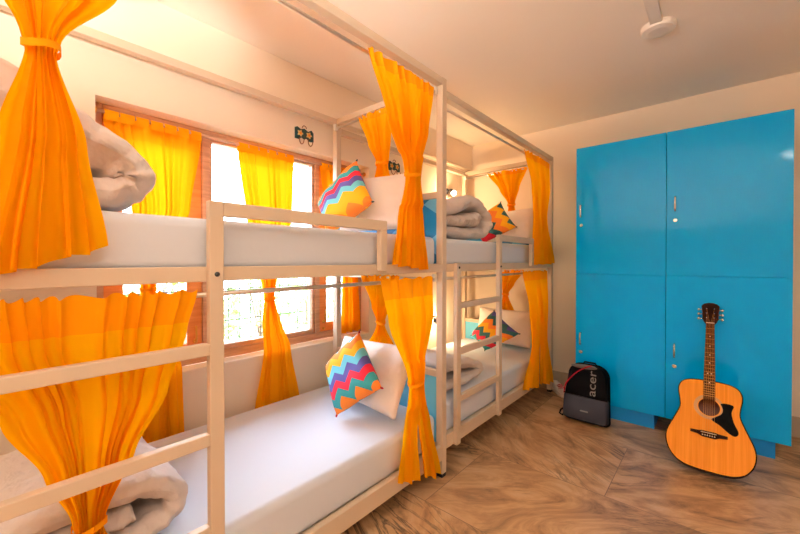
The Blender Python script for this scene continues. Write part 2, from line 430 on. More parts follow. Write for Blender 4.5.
# ------------------------------------------------------------------ bunk beds
XF, XBK = -1.235, -2.255
T = .045
def bunk(label, y0, y1, near_posts, canopy, rail0, rail1, lad0, lad1, guard_end, rod_end):
    root = thing('bunk_bed', label, 'bunk bed', ((XF+XBK)/2, (y0+y1)/2, 0), 'bunk beds along the window wall')
    mt = M['metal']; bv = .003
    yp = [y1-T] + ([y0] if near_posts else [])
    for y in yp:
        for x in (XF-T, XBK):
            p = box('post', (x, y, .022), (x+T, y+T, canopy), mt, root, bevel=bv)
            box('foot', (x+.003, y+.003, 0), (x+T-.003, y+T-.003, .022), M['dark'], p)
    ya, yb = (y0+T, y1-T) if near_posts else (y0, y1-T)
    # canopy
    for x in (XF-T, XBK): box('canopy_rail', (x, ya, canopy-T), (x+T, yb, canopy-.002), mt, root, bevel=bv)
    for y in ([y0, y1-T] if near_posts else [y1-T]): box('canopy_rail', (XBK+T, y, canopy-T), (XF-T, y+T, canopy-.002), mt, root, bevel=bv)
    # decks
    for z0, z1 in ((rail0, rail1), (1.232, 1.28)):
        for x in (XF-.03, XBK): box('side_rail', (x, ya, z0), (x+.03, yb, z1), mt, root, bevel=bv)
        for y in (y0+(.005 if near_posts else 0), y1-.035): box('end_rail', (XBK+T, y, z0), (XF-T, y+.03, z1), mt, root, bevel=bv)
        box('deck_board', (XBK+.032, ya+.0, z1-.03), (XF-.032, yb, z1-.018), M['board'], root)
    # head panels at the far end
    for z0, z1, pm in ((rail1, .635, M['bluepanel']), (1.28, 1.715, M['argyle'])):
        box('panel_rail', (XBK+T, y1-.04, z1-.04), (XF-T, y1-.008, z1), mt, root, bevel=bv)
        box('head_panel', (XBK+T, y1-.032, z0+.001), (XF-T, y1-.018, z1-.041), pm, root)
    # ladder bolted to the front
    xa, xb = XF, XF+.028
    for y, zt_ in ((lad0, 1.285), (lad1, 1.49)):
        box('ladder_stile', (xa, y, rail0), (xb, y+T, zt_), mt, root, bevel=bv)
        MB().lathe((xb, y+T/2, 1.256), (1, 0, 0), [(.008, 0), (.008, .003), (.004, .006)], 10).build('bolt', M['dark'], root, smooth=True)
    for z in (1.0, .713, .42): box('ladder_rung', (xa, lad0+T, z), (xb, lad1, z+.038), mt, root, bevel=bv)
    gd = MB().box((xa, lad1+T, 1.443), (xb, guard_end, 1.49)).box((xa, guard_end-.045, 1.25), (xb, guard_end, 1.443))
    gd.build('guard_rail', mt, root, bevel=bv)
    # curtain rods
    r = .009
    for z in (canopy-.084, 1.188):
        MB().tube([(XF-.045, ya, z), (XF-.045, yb, z)], r, 10).build('curtain_rod', M['rod'], root, smooth=True)
        MB().tube([(XBK+T, y1-.065, z), (XF-T, y1-.065, z)], r, 10).build('curtain_rod', M['rod'], root, smooth=True)
        for x, y, dx, dy in ((XF-.045, y1-.06, 0, .02), (XBK+.06, y1-.065, -.02, 0)):
            MB().box((x-.012, y-.012, z-.014), (x+.012, y+.012, z+.03)).build('rod_bracket', M['white'], root, bevel=.002)
    return root
bunk('near cream metal bunk bed with ladder cut off by the left edge of the photo', -.11, 1.855, True, 2.385, .108, .195, -.092, .48, 1.30, 1.0)
bunk('far cream metal bunk bed whose ladder stands by the middle posts', 1.857, 3.745, False, 2.322, .16, .24, 1.93, 2.505, 3.17, 3.0)

# ------------------------------------------------------------------ mattresses
def mattress(label, y0, y1, z0, z1):
    m = MB().box((XBK+.032+.02, y0, z0), (XF-.036, y1, z1))
    o = m.build('mattress', M['sheet'], None, bevel=.035, seg=5, smooth=True)
    return tag(o, label, 'mattress', 'mattresses in white sheets')
mattress('white sheeted mattress on the lower deck of the near bunk bed', -.05, 1.80, .178, .375)
mattress('white sheeted mattress on the upper deck of the near bunk bed', -.05, 1.80, 1.264, 1.44)
mattress('white sheeted mattress on the lower deck of the far bunk bed', 1.90, 3.69, .224, .415)
mattress('white sheeted mattress on the upper deck of the far bunk bed', 1.90, 3.69, 1.264, 1.44)

# ------------------------------------------------------------------ pillows and cushions
def cushion(name, label, cat, group, q, th, mat, tassel=None, n=28, pinch=.07):
    """q: corners A(u0v0) B(u1v0) C(u1v1) D(u0v1) of a puffed square"""
    A, B, C, D = [Vector(p) for p in q]
    nrm = (B-A).cross(D-A).normalized(); m = MB(); m.uv = []
    for side in (1, -1):
        for i in range(n+1):
            for j in range(n+1):
                u, v = i/n, j/n
                uu, vv = 2*u-1, 2*v-1
                # sides pull in between the corners
                su = u+pinch*.5*(1-vv*vv)*(-uu)*abs(uu)**2; sv = v+pinch*.5*(1-uu*uu)*(-vv)*abs(vv)**2
                p = A*(1-su)*(1-sv)+B*su*(1-sv)+C*su*sv+D*(1-su)*sv
                h = th/2*max(0, (1-uu**4))**.55*max(0, (1-vv**4))**.55
                h *= 1+.12*noise.noise(p*9)
                if cat == 'pillow': h *= 1+.28*noise.noise(p*13+Vector((3, 1, 7)))*(.4+abs(uu*vv))-.10*abs(noise.noise(Vector((u*5+v*9, u*2, 5))))
                m.v.append(tuple(p+nrm*side*h)); m.uv.append((u, v))
    W = n+1
    for s_ in (0, 1):
        o = s_*W*W
        for i in range(n):
            for j in range(n):
                f = (o+i*W+j, o+(i+1)*W+j, o+(i+1)*W+j+1, o+i*W+j+1)
                m.f.append(f if s_ == 0 else f[::-1])
    ob = m.build(name, mat, None, smooth=True, fix=False)
    bm = bmesh.new(); bm.from_mesh(ob.data); bmesh.ops.remove_doubles(bm, verts=bm.verts, dist=.0004); bmesh.ops.recalc_face_normals(bm, faces=bm.faces); bm.to_mesh(ob.data); bm.free()
    for p in ob.data.polygons: p.use_smooth = True
    tag(ob, label, cat, group)
    if tassel:
        for c, o in ((A, C), (B, D), (C, A), (D, B)):
            d = (c-o).normalized()
            MB().tube([c-d*.014, c-d*.002, c+d*.008], [.004, .006, .003], 8).build('tassel', tassel, ob, smooth=True)
    return ob
PG, CG = 'white pillows at the heads of the bunks', 'zigzag cushions on the bunks'
cushion('pillow', 'plump white pillow leaning behind the zigzag cushion on the near lower bunk', 'pillow', PG,
        [(-2.0, 1.56, .42), (-1.335, 1.50, .42), (-1.33, 1.70, .79), (-1.99, 1.70, .77)], .13, M['pillow'], pinch=.05)
cushion('pillow', 'white pillow leaning behind the zigzag cushion on the near upper bunk', 'pillow', PG,
        [(-1.93, 1.60, 1.48), (-1.29, 1.60, 1.475), (-1.33, 1.695, 1.82), (-1.95, 1.69, 1.86)], .13, M['pillow'], pinch=.05)
cushion('pillow', 'white pillow beside the far curtain on the far upper bunk', 'pillow', PG,
        [(-1.86, 3.47, 1.485), (-1.33, 3.46, 1.485), (-1.32, 3.58, 1.82), (-1.86, 3.58, 1.80)], .13, M['pillow'], pinch=.05)
cushion('pillow', 'white pillow behind the zigzag cushion on the far lower bunk', 'pillow', PG,
        [(-1.95, 3.47, .46), (-1.34, 3.44, .46), (-1.33, 3.57, .80), (-1.95, 3.58, .80)], .14, M['pillow'], pinch=.05)
cushion('cushion', 'bright zigzag cushion on the near lower bunk with a red corner tip', 'cushion', CG,
        [(-1.665, 1.36, .40), (-1.375, 1.44, .606), (-1.687, 1.56, .855), (-1.925, 1.49, .615)], .14, M['chevA'], M['red'])
cushion('cushion', 'bright zigzag cushion on the near upper bunk beside the window post', 'cushion', CG,
        [(-1.80, 1.40, 1.462), (-1.465, 1.46, 1.63), (-1.735, 1.585, 1.935), (-2.02, 1.50, 1.672)], .14, M['chevB'], M['tealtin'])
cushion('cushion', 'orange and teal zigzag cushion on the far upper bunk beside the folded duvet', 'cushion', CG,
        [(-1.93, 3.28, 1.66), (-1.72, 3.22, 1.47), (-1.455, 3.38, 1.62), (-1.645, 3.44, 1.885)], .13, M['chevC'], M['tealtin'])
cushion('cushion', 'multicoloured zigzag cushion behind the ladder on the far lower bunk', 'cushion', CG,
        [(-1.91, 3.32, .53), (-1.67, 3.16, .445), (-1.385, 3.29, .62), (-1.69, 3.39, .80)], .13, M['chevD'], M['tealtin'])

# ------------------------------------------------------------------ duvets
def duvet(label, ribs, x0, x1, seed, rnd=.055):
    m = MB(); nx, ns = 46, 70
    for pts in ribs:     # (y, z, half thickness)
        c = crom(pts, ns); base = len(m.v)
        loop_n = 2*ns
        for ix in range(nx+1):
            fx = ix/nx; x = x0+(x1-x0)*fx
            e = min(fx, 1-fx)*abs(x1-x0)/rnd
            sc = 1 if e >= 1 else max(.02, math.sqrt(max(0, 1-(1-e)**2)))
            L = []
            for side in (1, -1):
                rng = range(ns) if side == 1 else range(ns-1, -1, -1)
                for i in rng:
                    y, z, h = c[i]; z += .008; a = c[max(i-1, 0)]; b = c[min(i+1, ns-1)]
                    d = Vector((b[0]-a[0], b[1]-a[1])); d.normalize(); nr = Vector((-d.y, d.x))*side
                    te = min(i, ns-1-i)/4.0; tp = 1 if te >= 1 else math.sqrt(max(.02, 1-(1-te)**2))
                    k = h*sc*tp
                    p = Vector((x, y*3+seed, z*3))
                    w = .012*noise.noise(Vector((x*5+seed, i*.16, side*3)))+.008*noise.noise(Vector((x*14, i*.35, seed)))+.005*noise.noise(Vector((x*26, i*.2+seed, side)))
                    L.append((x+.015*noise.noise(Vector((i*.12, side*2, seed)))+.012*noise.noise(Vector((i*.42, side*2, seed+3))), y+nr.x*(k+w*sc)+.02*noise.noise(Vector((x*3, seed, 1))), z+nr.y*(k+w*sc)))
            m.v += L
        for ix in range(nx):
            for j in range(loop_n):
                j2 = (j+1) % loop_n
                m.f.append((base+ix*loop_n+j, base+ix*loop_n+j2, base+(ix+1)*loop_n+j2, base+(ix+1)*loop_n+j))
        for ix in (0, nx):      # end caps, quad by quad along the ribbon
            o = base+ix*loop_n
            for i in range(ns-1): m.f.append((o+i, o+i+1, o+loop_n-2-i, o+loop_n-1-i))
    return tag(m.build('duvet', M['duvet'], None, smooth=True), label, 'duvet', 'folded grey white duvets')
duvet('thick folded grey white duvet behind the left curtain on the near upper bunk',
      [[(-.03, 1.485, .036), (.15, 1.487, .040), (.27, 1.495, .044), (.318, 1.54, .05), (.275, 1.597, .058), (.17, 1.640, .074), (.05, 1.70, .082), (-.04, 1.745, .08)]], -1.30, -2.15, 1.3)
duvet('rolled grey white duvet at the front end of the near lower bunk',
      [[(-.03, .42, .034), (.2, .42, .034), (.38, .425, .036), (.445, .49, .038), (.37, .555, .036), (.22, .575, .036), (.02, .56, .036)],
       [(-.02, .49, .028), (.15, .495, .03), (.32, .49, .028)]], -1.36, -1.95, 4.1)
duvet('thick rolled grey white duvet on the far upper bunk beside the middle post',
      [[(1.96, 1.49, .036), (2.3, 1.49, .036), (2.52, 1.50, .04), (2.63, 1.58, .046), (2.56, 1.67, .046), (2.40, 1.725, .044), (2.18, 1.665, .044), (1.96, 1.62, .042)],
       [(1.97, 1.555, .03), (2.25, 1.575, .04), (2.46, 1.60, .05)]], -1.33, -2.0, 7.7)
duvet('low folded grey white duvet behind the ladder on the far lower bunk',
      [[(1.96, .455, .03), (2.2, .455, .03), (2.42, .46, .032), (2.46, .50, .032), (2.38, .54, .034), (2.2, .575, .04), (1.96, .60, .045)]], -1.32, -2.0, 9.2)

# ------------------------------------------------------------------ curtains
def curtain(label, group, axis, st, folds, head, seed, split=None, tie=None, nu=150, nz=64, tabs=0, normal=1, slant=0, mat='orange'):
    """st: list of (z, centre along the rod, half width, fold depth, plane coordinate) from top to bottom"""
    rnd = random.Random(seed); ph = rnd.uniform(0, 6); c = []
    zs_ = [s[0] for s in st]
    def at(z):
        for i in range(len(st)-1):
            if z <= st[i][0]+1e-9 and z >= st[i+1][0]-1e-9:
                t = (st[i][0]-z)/(st[i][0]-st[i+1][0]); t = t*t*(3-2*t)*.55+t*.45
                return [a+(b-a)*t for a, b in zip(st[i], st[i+1])]
        return list(st[-1])
    zt_, zb_ = zs_[0], zs_[-1]
    rows = []
    for k in range(nz+1):
        z = zt_+(zb_-zt_)*k/nz; _, ce, hw, am, pl = at(z)
        row = []
        for i in range(nu+1):
            u = i/nu; s = 2*u-1
            uw = u+.035*math.sin(5.1*u*math.pi+ph)+.02*math.sin(11*u+ph*2)
            zz = (z-zt_)
            f = math.sin(2*math.pi*folds*uw+ph+.6*math.sin(zz*2+ph))+.38*math.sin(2*math.pi*folds*2.3*uw+ph*2+zz*1.5)+.5*noise.noise(Vector((u*6+seed, zz*1.6, seed)))
            g_ = math.cos(2*math.pi*folds*uw+ph+.6*math.sin(zz*2+ph))
            edge = min(1, 8*min(u, 1-u)+.3)
            a = ce+s*hw+am*.35*g_*edge*(hw*2/folds/.03 if hw*2/folds < .03 else 1)
            # the bundle is round where it is gathered
            rd = math.sqrt(max(0, 1-s*s))*min(hw, .035)*.5 if hw < .08 else 0
            zz2 = z
            if k == 0 and not tabs: zz2 = z+.006*math.sin(2*math.pi*folds*uw*1.1+ph)
            if k > nz*.75: zz2 = z+(k/nz-.75)*4*(slant*s+.006*math.sin(2*math.pi*folds*.5*u+ph))
            if split and z < split[0]:
                q = (split[0]-z)/(split[0]-zb_); a += (1 if s > 0 else -1)*split[1]*math.sin(min(1, q*1.6)*math.pi/2)*(1-.6*abs(s))
            n_ = pl+normal*(am*f*edge*.62+rd)
            row.append((a, n_, zz2))
        rows.append(row)
    P = (lambda a, n_, z: (n_, a, z)) if axis == 'Y' else (lambda a, n_, z: (a, n_, z))
    ksplit = None
    if split: ksplit = int((zt_-split[0])/(zt_-zb_)*nz)
    def grid(k0, k1):
        m = MB(); W = nu+1
        for k in range(k0, k1+1):
            for q in rows[k]: m.v.append(P(*q))
        for k in range(k1-k0):
            for i in range(nu):
                if ksplit is not None and i == nu//2 and k+k0 >= ksplit: continue
                m.f.append((k*W+i, k*W+i+1, (k+1)*W+i+1, (k+1)*W+i))
        return m
    kh = max(1, int(round(head/(zt_-zb_)*nz)))
    e = thing('curtain', label, 'curtain', P(st[0][1], st[0][4], zb_), group)
    grid(kh, nz).build('curtain_panel', M['windowcloth' if tabs else mat], e, smooth=True, fix=False)
    grid(0, kh).build('curtain_heading', M['orange2'], e, smooth=True, fix=False)
    if tie:
        _, ce, hw, am, pl = at(tie); m = MB(); pts = []
        ry = max(am*1.25, .024)
        for k in range(20):
            q = 2*math.pi*k/20
            pts.append(P(ce+(hw+.007)*math.cos(q), pl+ry*math.sin(q)+normal*.006, tie+.006*math.sin(2*q)))
        vs = []; fs = []
        for p in pts:
            for dz in (-.009, .009): vs.append((p[0], p[1], p[2]+dz))
        for k in range(20): k2 = (k+1) % 20; fs.append((2*k, 2*k2, 2*k2+1, 2*k+1))
        m.add(vs, fs).build('tie_band', M['orange2'], e, smooth=True, fix=False)
    for t in range(tabs):
        ce, hw, pl = st[0][1], st[0][2], st[0][4]
        y = ce-hw+hw*2*(t+.5)/tabs; wd = hw/tabs*rnd.uniform(.80, .96); z = zt_
        m = MB(); prof = [(-.012, -.012), (-.014, .025), (-.008, .042), (.008, .042), (.014, .025), (.012, -.012)]
        vs = []; fs = []
        for dx, dz in prof:
            for s in (-1, 1): vs.append(P(y+s*wd, pl+dx, z+dz))
        for k in range(5): fs.append((2*k, 2*k+1, 2*k+3, 2*k+2))
        m.add(vs, fs).build('tab', M['orange2'], e, fix=False)
    return e
BG, WG = 'orange tied curtains on the bunk beds', 'orange curtains at the window'
p = -1.207; pr = -1.253
curtain('orange tied curtain at the front left corner of the near upper bunk', BG, 'Y',
        [(2.315, .14, .27, .018, pr), (2.0, .115, .135, .03, p), (1.83, .103, .035, .028, p), (1.79, .103, .026, .024, p), (1.6, .108, .075, .03, p), (1.285, .09, .135, .034, p)], 6, .06, 1, tie=1.80, slant=.05)
curtain('orange tied curtain on the near upper bunk in front of the middle post', BG, 'Y',
        [(2.313, 1.484, .268, .014, pr), (2.0, 1.472, .17, .03, p), (1.78, 1.485, .055, .03, p), (1.72, 1.486, .045, .028, p), (1.5, 1.483, .10, .03, p), (1.265, 1.49, .15, .032, p)], 7, .06, 2, tie=1.74, slant=-.015)
curtain('orange gathered curtain behind the ladder rungs on the near lower bunk', BG, 'Y',
        [(1.205, .19, .27, .012, pr), (1.08, .19, .245, .02, -1.275), (.90, .21, .175, .028, -1.292), (.74, .205, .095, .03, -1.295), (.60, .198, .036, .028, -1.30), (.56, .198, .03, .024, -1.30), (.392, .198, .10, .03, -1.305)], 11, .10, 3, tie=.575)
curtain('orange tied curtain with two tails on the near lower bunk by the middle post', BG, 'Y',
        [(1.205, 1.518, .216, .012, pr), (1.0, 1.492, .18, .028, p), (.70, 1.515, .06, .03, p), (.64, 1.517, .05, .028, p), (.4, 1.53, .11, .028, p), (.12, 1.56, .18, .03, p)], 4, .10, 4, split=(.52, .02), tie=.655, slant=-.06)
q = 1.774
curtain('yellow orange tied curtain across the head end of the near upper bunk', BG, 'X',
        [(2.313, -1.76, .165, .014, q), (2.1, -1.722, .105, .018, q), (1.96, -1.69, .055, .02, q), (1.93, -1.69, .045, .018, q), (1.73, -1.70, .11, .018, q)], 5, .05, 5, tie=1.945, normal=-1)
curtain('yellow orange tied curtain across the head end of the near lower bunk', BG, 'X',
        [(1.20, -1.72, .18, .014, q), (1.0, -1.712, .085, .018, q), (.90, -1.703, .034, .02, q), (.87, -1.703, .032, .018, q), (.69, -1.70, .15, .018, q)], 6, .05, 6, tie=.885, normal=-1)
q = 3.664
curtain('orange tied curtain across the head end of the far upper bunk', BG, 'X',
        [(2.25, -1.685, .225, .014, q), (2.05, -1.655, .11, .018, q), (1.90, -1.633, .04, .02, q), (1.86, -1.632, .036, .018, q), (1.64, -1.62, .09, .018, q)], 6, .05, 7, tie=1.88, normal=-1)
curtain('orange tied curtain across the head end of the far lower bunk', BG, 'X',
        [(1.20, -1.63, .135, .014, q), (1.05, -1.67, .07, .018, q), (.96, -1.695, .034, .02, q), (.93, -1.695, .03, .018, q), (.71, -1.675, .105, .018, q)], 5, .05, 8, tie=.945, normal=-1)
curtain('orange curtain at the front of the far upper bunk nearest the lockers', BG, 'Y',
        [(2.252, 3.372, .31, .013, pr), (1.95, 3.335, .22, .024, p), (1.72, 3.32, .165, .026, p), (1.66, 3.325, .165, .026, p), (1.268, 3.41, .285, .03, p)], 6, .06, 9, tie=None)
curtain('orange two tailed curtain at the front of the far lower bunk nearest the backpack', BG, 'Y',
        [(1.205, 3.335, .30, .013, pr), (.9, 3.29, .22, .026, p), (.62, 3.315, .165, .028, p), (.56, 3.32, .165, .028, p), (.17, 3.315, .345, .03, p)], 6, .08, 10, split=(.92, .05), slant=-.06)
c0, c1 = XW-.055, -2.293
curtain('yellow orange tab top window curtain nearest the left side of the window', WG, 'Y',
        [(2.035, .667, .237, .014, c0), (1.6, .695, .145, .02, c0), (1.25, .63, .055, .022, c0), (1.14, .622, .034, .022, c0), (.9, .63, .07, .018, c0+.015), (.70, .65, .11, .014, c1), (.28, .655, .115, .014, c1)], 7, .09, 11, tie=1.14, tabs=7)
curtain('yellow orange tab top window curtain in the middle of the wide pane', WG, 'Y',
        [(2.035, 1.337, .21, .014, c0), (1.6, 1.36, .172, .02, c0), (1.22, 1.345, .065, .022, c0), (1.03, 1.347, .034, .022, c0), (.88, 1.352, .065, .018, c0+.018), (.70, 1.357, .10, .014, c1), (.27, 1.36, .175, .014, c1)], 6, .09, 12, tie=1.03, tabs=6)
curtain('yellow orange window curtain nearest the right end of the window behind the bed post', WG, 'Y',
        [(2.035, 2.0, .21, .014, c0), (1.6, 2.03, .17, .02, c0), (1.3, 2.10, .085, .022, c0), (1.2, 2.10, .085, .02, c0), (.69, 2.10, .11, .018, c0+.01)], 6, .09, 13, tie=None, tabs=6)
rd = thing('window_curtain_rod', 'long rod carrying the tab top curtains across the window head', 'curtain rod', (c0, (WY0+WY1)/2, 2.06))
MB().tube([(c0, WY0+.012, 2.065), (c0, WY1-.012, 2.065)], .009, 10).build('rod', M['wood'], rd, smooth=True)
for y in (WY0+.006, WY1-.006): MB().lathe((c0, y-.006, 2.065), (0, 1, 0), [(.018, 0), (.018, .012)], 14).build('rod_socket', M['brass'], rd)

# ------------------------------------------------------------------ lockers
def locker(label, xa, xb, hx, hu, hl):
    yf, zb_, zt_, zm = 3.38, .118, 2.257, 1.187
    t = thing('locker_cabinet', label, 'locker', ((xa+xb)/2, 3.66, 0), 'blue locker cabinets')
    box('body', (xa, yf+.02, zb_), (xb, YB-.02, zt_), M['blue'], t, bevel=.002)
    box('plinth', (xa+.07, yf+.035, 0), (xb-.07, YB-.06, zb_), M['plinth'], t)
    for z0, z1, (h0, h1, lk) in ((zb_, zm-.0015, hl), (zm+.0015, zt_, hu)):
        d = box('door', (xa+.0015, yf, z0), (xb-.0015, yf+.0185, z1), M['blue'], t, bevel=.0015)
        h = MB().tube([(hx, yf, h0+.012), (hx, yf-.022, h0+.012), (hx, yf-.027, h0+.03), (hx, yf-.027, h1-.03), (hx, yf-.022, h1-.012), (hx, yf, h1-.012)], .0065, 10)
        h.build('handle', M['chrome'], d, smooth=True)
        MB().lathe((hx, yf, lk), (0, -1, 0), [(.014, 0), (.014, .004), (.011, .007), (.004, .007), (.004, .004)], 18).build('lock', M['chrome'], d)
    return t
locker('blue double door locker cabinet standing behind the black backpack', -.925, -.2945, -.883, (1.66, 1.78, 1.60), (.575, .695, .52))
locker('blue double door locker cabinet standing behind the guitar', -.2935, .361, -.24, (1.655, 1.78, 1.597), (.575, .695, .517))

# ------------------------------------------------------------------ guitar
def guitar():
    L = 1.064; K = 1.03
    ax = Vector((0, .485, .8745)).normalized(); xr = Vector((1, 0, 0)); nr = xr.cross(ax).normalized()   # nr faces the room (-Y, up)
    base = Vector((-.037, 2.825, .052))
    mat = Matrix(((xr.x, ax.x, nr.x, base.x), (xr.y, ax.y, nr.y, base.y), (xr.z, ax.z, nr.z, base.z), (0, 0, 0, 1))) @ Matrix.Scale(K, 4)
    # local: x right, y along the neck, z out of the soundboard (top at z=0)
    t = thing('acoustic_guitar', 'natural wood acoustic guitar leaning against the blue lockers', 'guitar', (-.037, 2.95, 0))
    half = [(0, 0), (.06, .001), (.115, .010), (.160, .036), (.192, .085), (.203, .14), (.196, .19), (.172, .25), (.148, .31), (.139, .345), (.142, .385), (.150, .43), (.149, .465), (.135, .496), (.105, .515), (.06, .523), (0, .525)]
    h = crom(half, 60)
    out = [(x, y) for x, y in h] + [(-x, y) for x, y in h[-2:0:-1]]
    D = .10; n = len(out)
    B = lambda m, name, mt, par=t, **k: m.xf(mat).build(name, mt, par, **k)
    # sides and back
    m = MB(); m.add([(x, y, -.001) for x, y in out]+[(x, y, -D) for x, y in out], [(i, (i+1) % n, n+(i+1) % n, n+i) for i in range(n)])
    body = B(m, 'body', M['mahog'], smooth=True, fix=False)
    m = MB(); m.add([(x, y, -D) for x, y in out], [tuple(range(n))]); B(m, 'back', M['mahog'], fix=False)
    # soundboard with the hole
    hc, hr = (0, .363), .051; kk = 48
    bm = bmesh.new(); ov = [bm.verts.new((x, y, 0)) for x, y in out]; iv = [bm.verts.new((hc[0]+hr*math.cos(2*math.pi*i/kk), hc[1]+hr*math.sin(2*math.pi*i/kk), 0)) for i in range(kk)]
    es = [bm.edges.new((ov[i], ov[(i+1) % n])) for i in range(n)]+[bm.edges.new((iv[i], iv[(i+1) % kk])) for i in range(kk)]
    bmesh.ops.triangle_fill(bm, edges=es, use_beauty=True)
    bmesh.ops.recalc_face_normals(bm, faces=bm.faces)
    m = MB(); bm.verts.index_update(); m.v = [tuple(v.co) for v in bm.verts]; m.f = [tuple(v.index for v in f.verts) for f in bm.faces]; bm.free()
    B(m, 'soundboard', M['spruce'], fix=False)
    m = MB(); m.tube([(x*.998, y*.998+.0005, -.002) for x, y in out], .0035, 6, closed=True); B(m, 'binding', M['black'], smooth=True)
    def ring(r0, r1, z):
        m = MB(); vs = []; fs = []
        for i in range(kk):
            a = 2*math.pi*i/kk; vs += [(hc[0]+r0*math.cos(a), hc[1]+r0*math.sin(a), z), (hc[0]+r1*math.cos(a), hc[1]+r1*math.sin(a), z)]
        for i in range(kk): j = (i+1) % kk; fs.append((2*i, 2*i+1, 2*j+1, 2*j))
        return m.add(vs, fs)
    B(ring(.056, .073, .0008), 'rosette', M['rosette'], fix=False)
    # pickguard: teardrop right of the hole
    pg = crom([(.052, .395), (.075, .402), (.112, .395), (.102, .355), (.112, .30), (.132, .25), (.118, .225), (.09, .235), (.05, .268), (.012, .292), (.03, .312), (.056, .335), (.063, .365), (.052, .395)], 44)[:-1]
    m = MB(); k = len(pg); m.add([(x, y, .0006) for x, y in pg]+[(x, y, .003) for x, y in pg], [tuple(range(k, 2*k))]+[(i, (i+1) % k, k+(i+1) % k, k+i) for i in range(k)])
    B(m, 'pickguard', M['black'], fix=True)
    # bridge
    br = [(-.085, .207), (-.085, .222), (-.045, .224), (-.03, .228), (.03, .228), (.045, .224), (.085, .222), (.085, .207), (.05, .203), (.03, .193), (-.03, .193), (-.05, .203)]
    k = len(br); m = MB(); m.add([(x, y-.008, .0006) for x, y in br]+[(x, y-.008, .009) for x, y in br], [tuple(range(k, 2*k))]+[(i, (i+1) % k, k+(i+1) % k, k+i) for i in range(k)])
    b = B(m, 'bridge', M['headw'])
    B(MB().box((-.036, .2085, .008), (.036, .2115, .0125)), 'saddle', M['ivory'], b)
    pins = MB()
    for i in range(6): B(MB().lathe((-.0275+.011*i, .195, .008), (0, 0, 1), [(.003, 0), (.0034, .003), (.002, .005)], 10), 'bridge_pin', M['ivory'], b)
    # neck, fretboard
    m = MB(); vs = []; fs = []
    secs = [(.50, .029, .028), (.60, .0275, .022), (.80, .0235, .021), (.915, .0215, .020)]
    for y, hw, dp in secs:
        for i in range(13):
            a = math.pi*i/12; vs.append((hw*math.cos(a), y, -.001-dp*math.sin(a)+.004))
    for s in range(3):
        for i in range(12): fs.append((s*13+i, s*13+i+1, (s+1)*13+i+1, (s+1)*13+i))
    fs += [tuple(range(13)), tuple(39+i for i in range(13))]
    for s in range(3): fs.append((s*13, (s+1)*13, (s+1)*13+12, s*13+12))
    m.add(vs, fs); nk = B(m, 'neck', M['mahog'], smooth=True)
    fb = MB(); fb.add([(-.0285, .405, .001), (.0285, .405, .001), (.0215, .906, .001), (-.0215, .906, .001), (-.0285, .405, .009), (.0285, .405, .009), (.0215, .906, .009), (-.0215, .906, .009)],
                      [(4, 5, 6, 7), (0, 1, 5, 4), (1, 2, 6, 5), (2, 3, 7, 6), (3, 0, 4, 7), (3, 2, 1, 0)])
    fbo = B(fb, 'fretboard', M['fret'])
    sc_len = .70
    for i in range(1, 21):
        y = .908-sc_len*(1-2**(-i/12))
        if y < .409: break
        hw = .0215+(.908-y)/.503*.007
        B(MB().box((-hw, y-.0008, .0085), (hw, y+.0008, .0098)), 'fret', M['brass'], fbo)
    for i in (3, 5, 7, 9, 12, 15):
        y = .908-sc_len*(1-(2**(-i/12)+2**(-(i-1)/12))/2)
        for dx in ((-.009, .009) if i == 12 else (0,)): B(MB().lathe((dx, y, .0088), (0, 0, 1), [(.0032, 0), (.0032, .0006)], 12), 'fret_marker', M['ivory'], fbo)
    B(MB().box((-.0215, .906, .001), (.0215, .911, .0115)), 'nut', M['ivory'], nk)
    # headstock
    hs_ = [(x_*(1.0 if abs(x_) < .025 else 1.14), y_) for x_, y_ in [(-.022, .905), (-.030, .925), (-.036, .945), (-.037, .99), (-.041, 1.035), (-.030, 1.052), (-.012, 1.060), (.012, 1.060), (.030, 1.052), (.041, 1.035), (.037, .99), (.036, .945), (.030, .925), (.022, .905)]]
    k = len(hs_); m = MB(); m.add([(x, y, -.014-(y-.905)*.06) for x, y in hs_]+[(x, y, .002-(y-.905)*.06) for x, y in hs_], [tuple(range(k, 2*k)), tuple(range(k))[::-1]]+[(i, (i+1) % k, k+(i+1) % k, k+i) for i in range(k)])
    hd = B(m, 'headstock', M['headw'])
    for sgn in (-1, 1):
        for i, y in enumerate((.945, .978, 1.012)):
            z = -.006-(y-.905)*.06
            tn = B(MB().lathe((sgn*.020, y, z+.004), (0, 0, 1), [(.005, 0), (.005, .006), (.003, .012), (.0035, .014)], 12), 'tuning_post', M['chrome'], hd, smooth=True)
            m = MB().tube([(sgn*.038, y, z-.004), (sgn*.056, y, z-.004)], .003, 8)
            m.lathe((sgn*.053, y, z-.004), (sgn, 0, 0), [(.005, 0), (.0105, .004), (.011, .010), (.006, .016)], 12)
            B(m, 'tuning_knob', M['chrome'], hd, smooth=True)
    for i in range(6):
        x0_, x1_ = -.0275+.011*i, -.0175+.007*i
        sgn = -1 if i < 3 else 1; yy = (.945, .978, 1.012)[i if i < 3 else 5-i]
        B(MB().tube([(x0_, .197, .009), (x0_*.98, .21, .0128), (x1_, .9085, .0122), (sgn*.020, yy, .006-(yy-.905)*.06)], .0005, 5), 'string', M['brass'], t)
    # inside label-less dark cavity floor is the back itself
    return t
guitar()

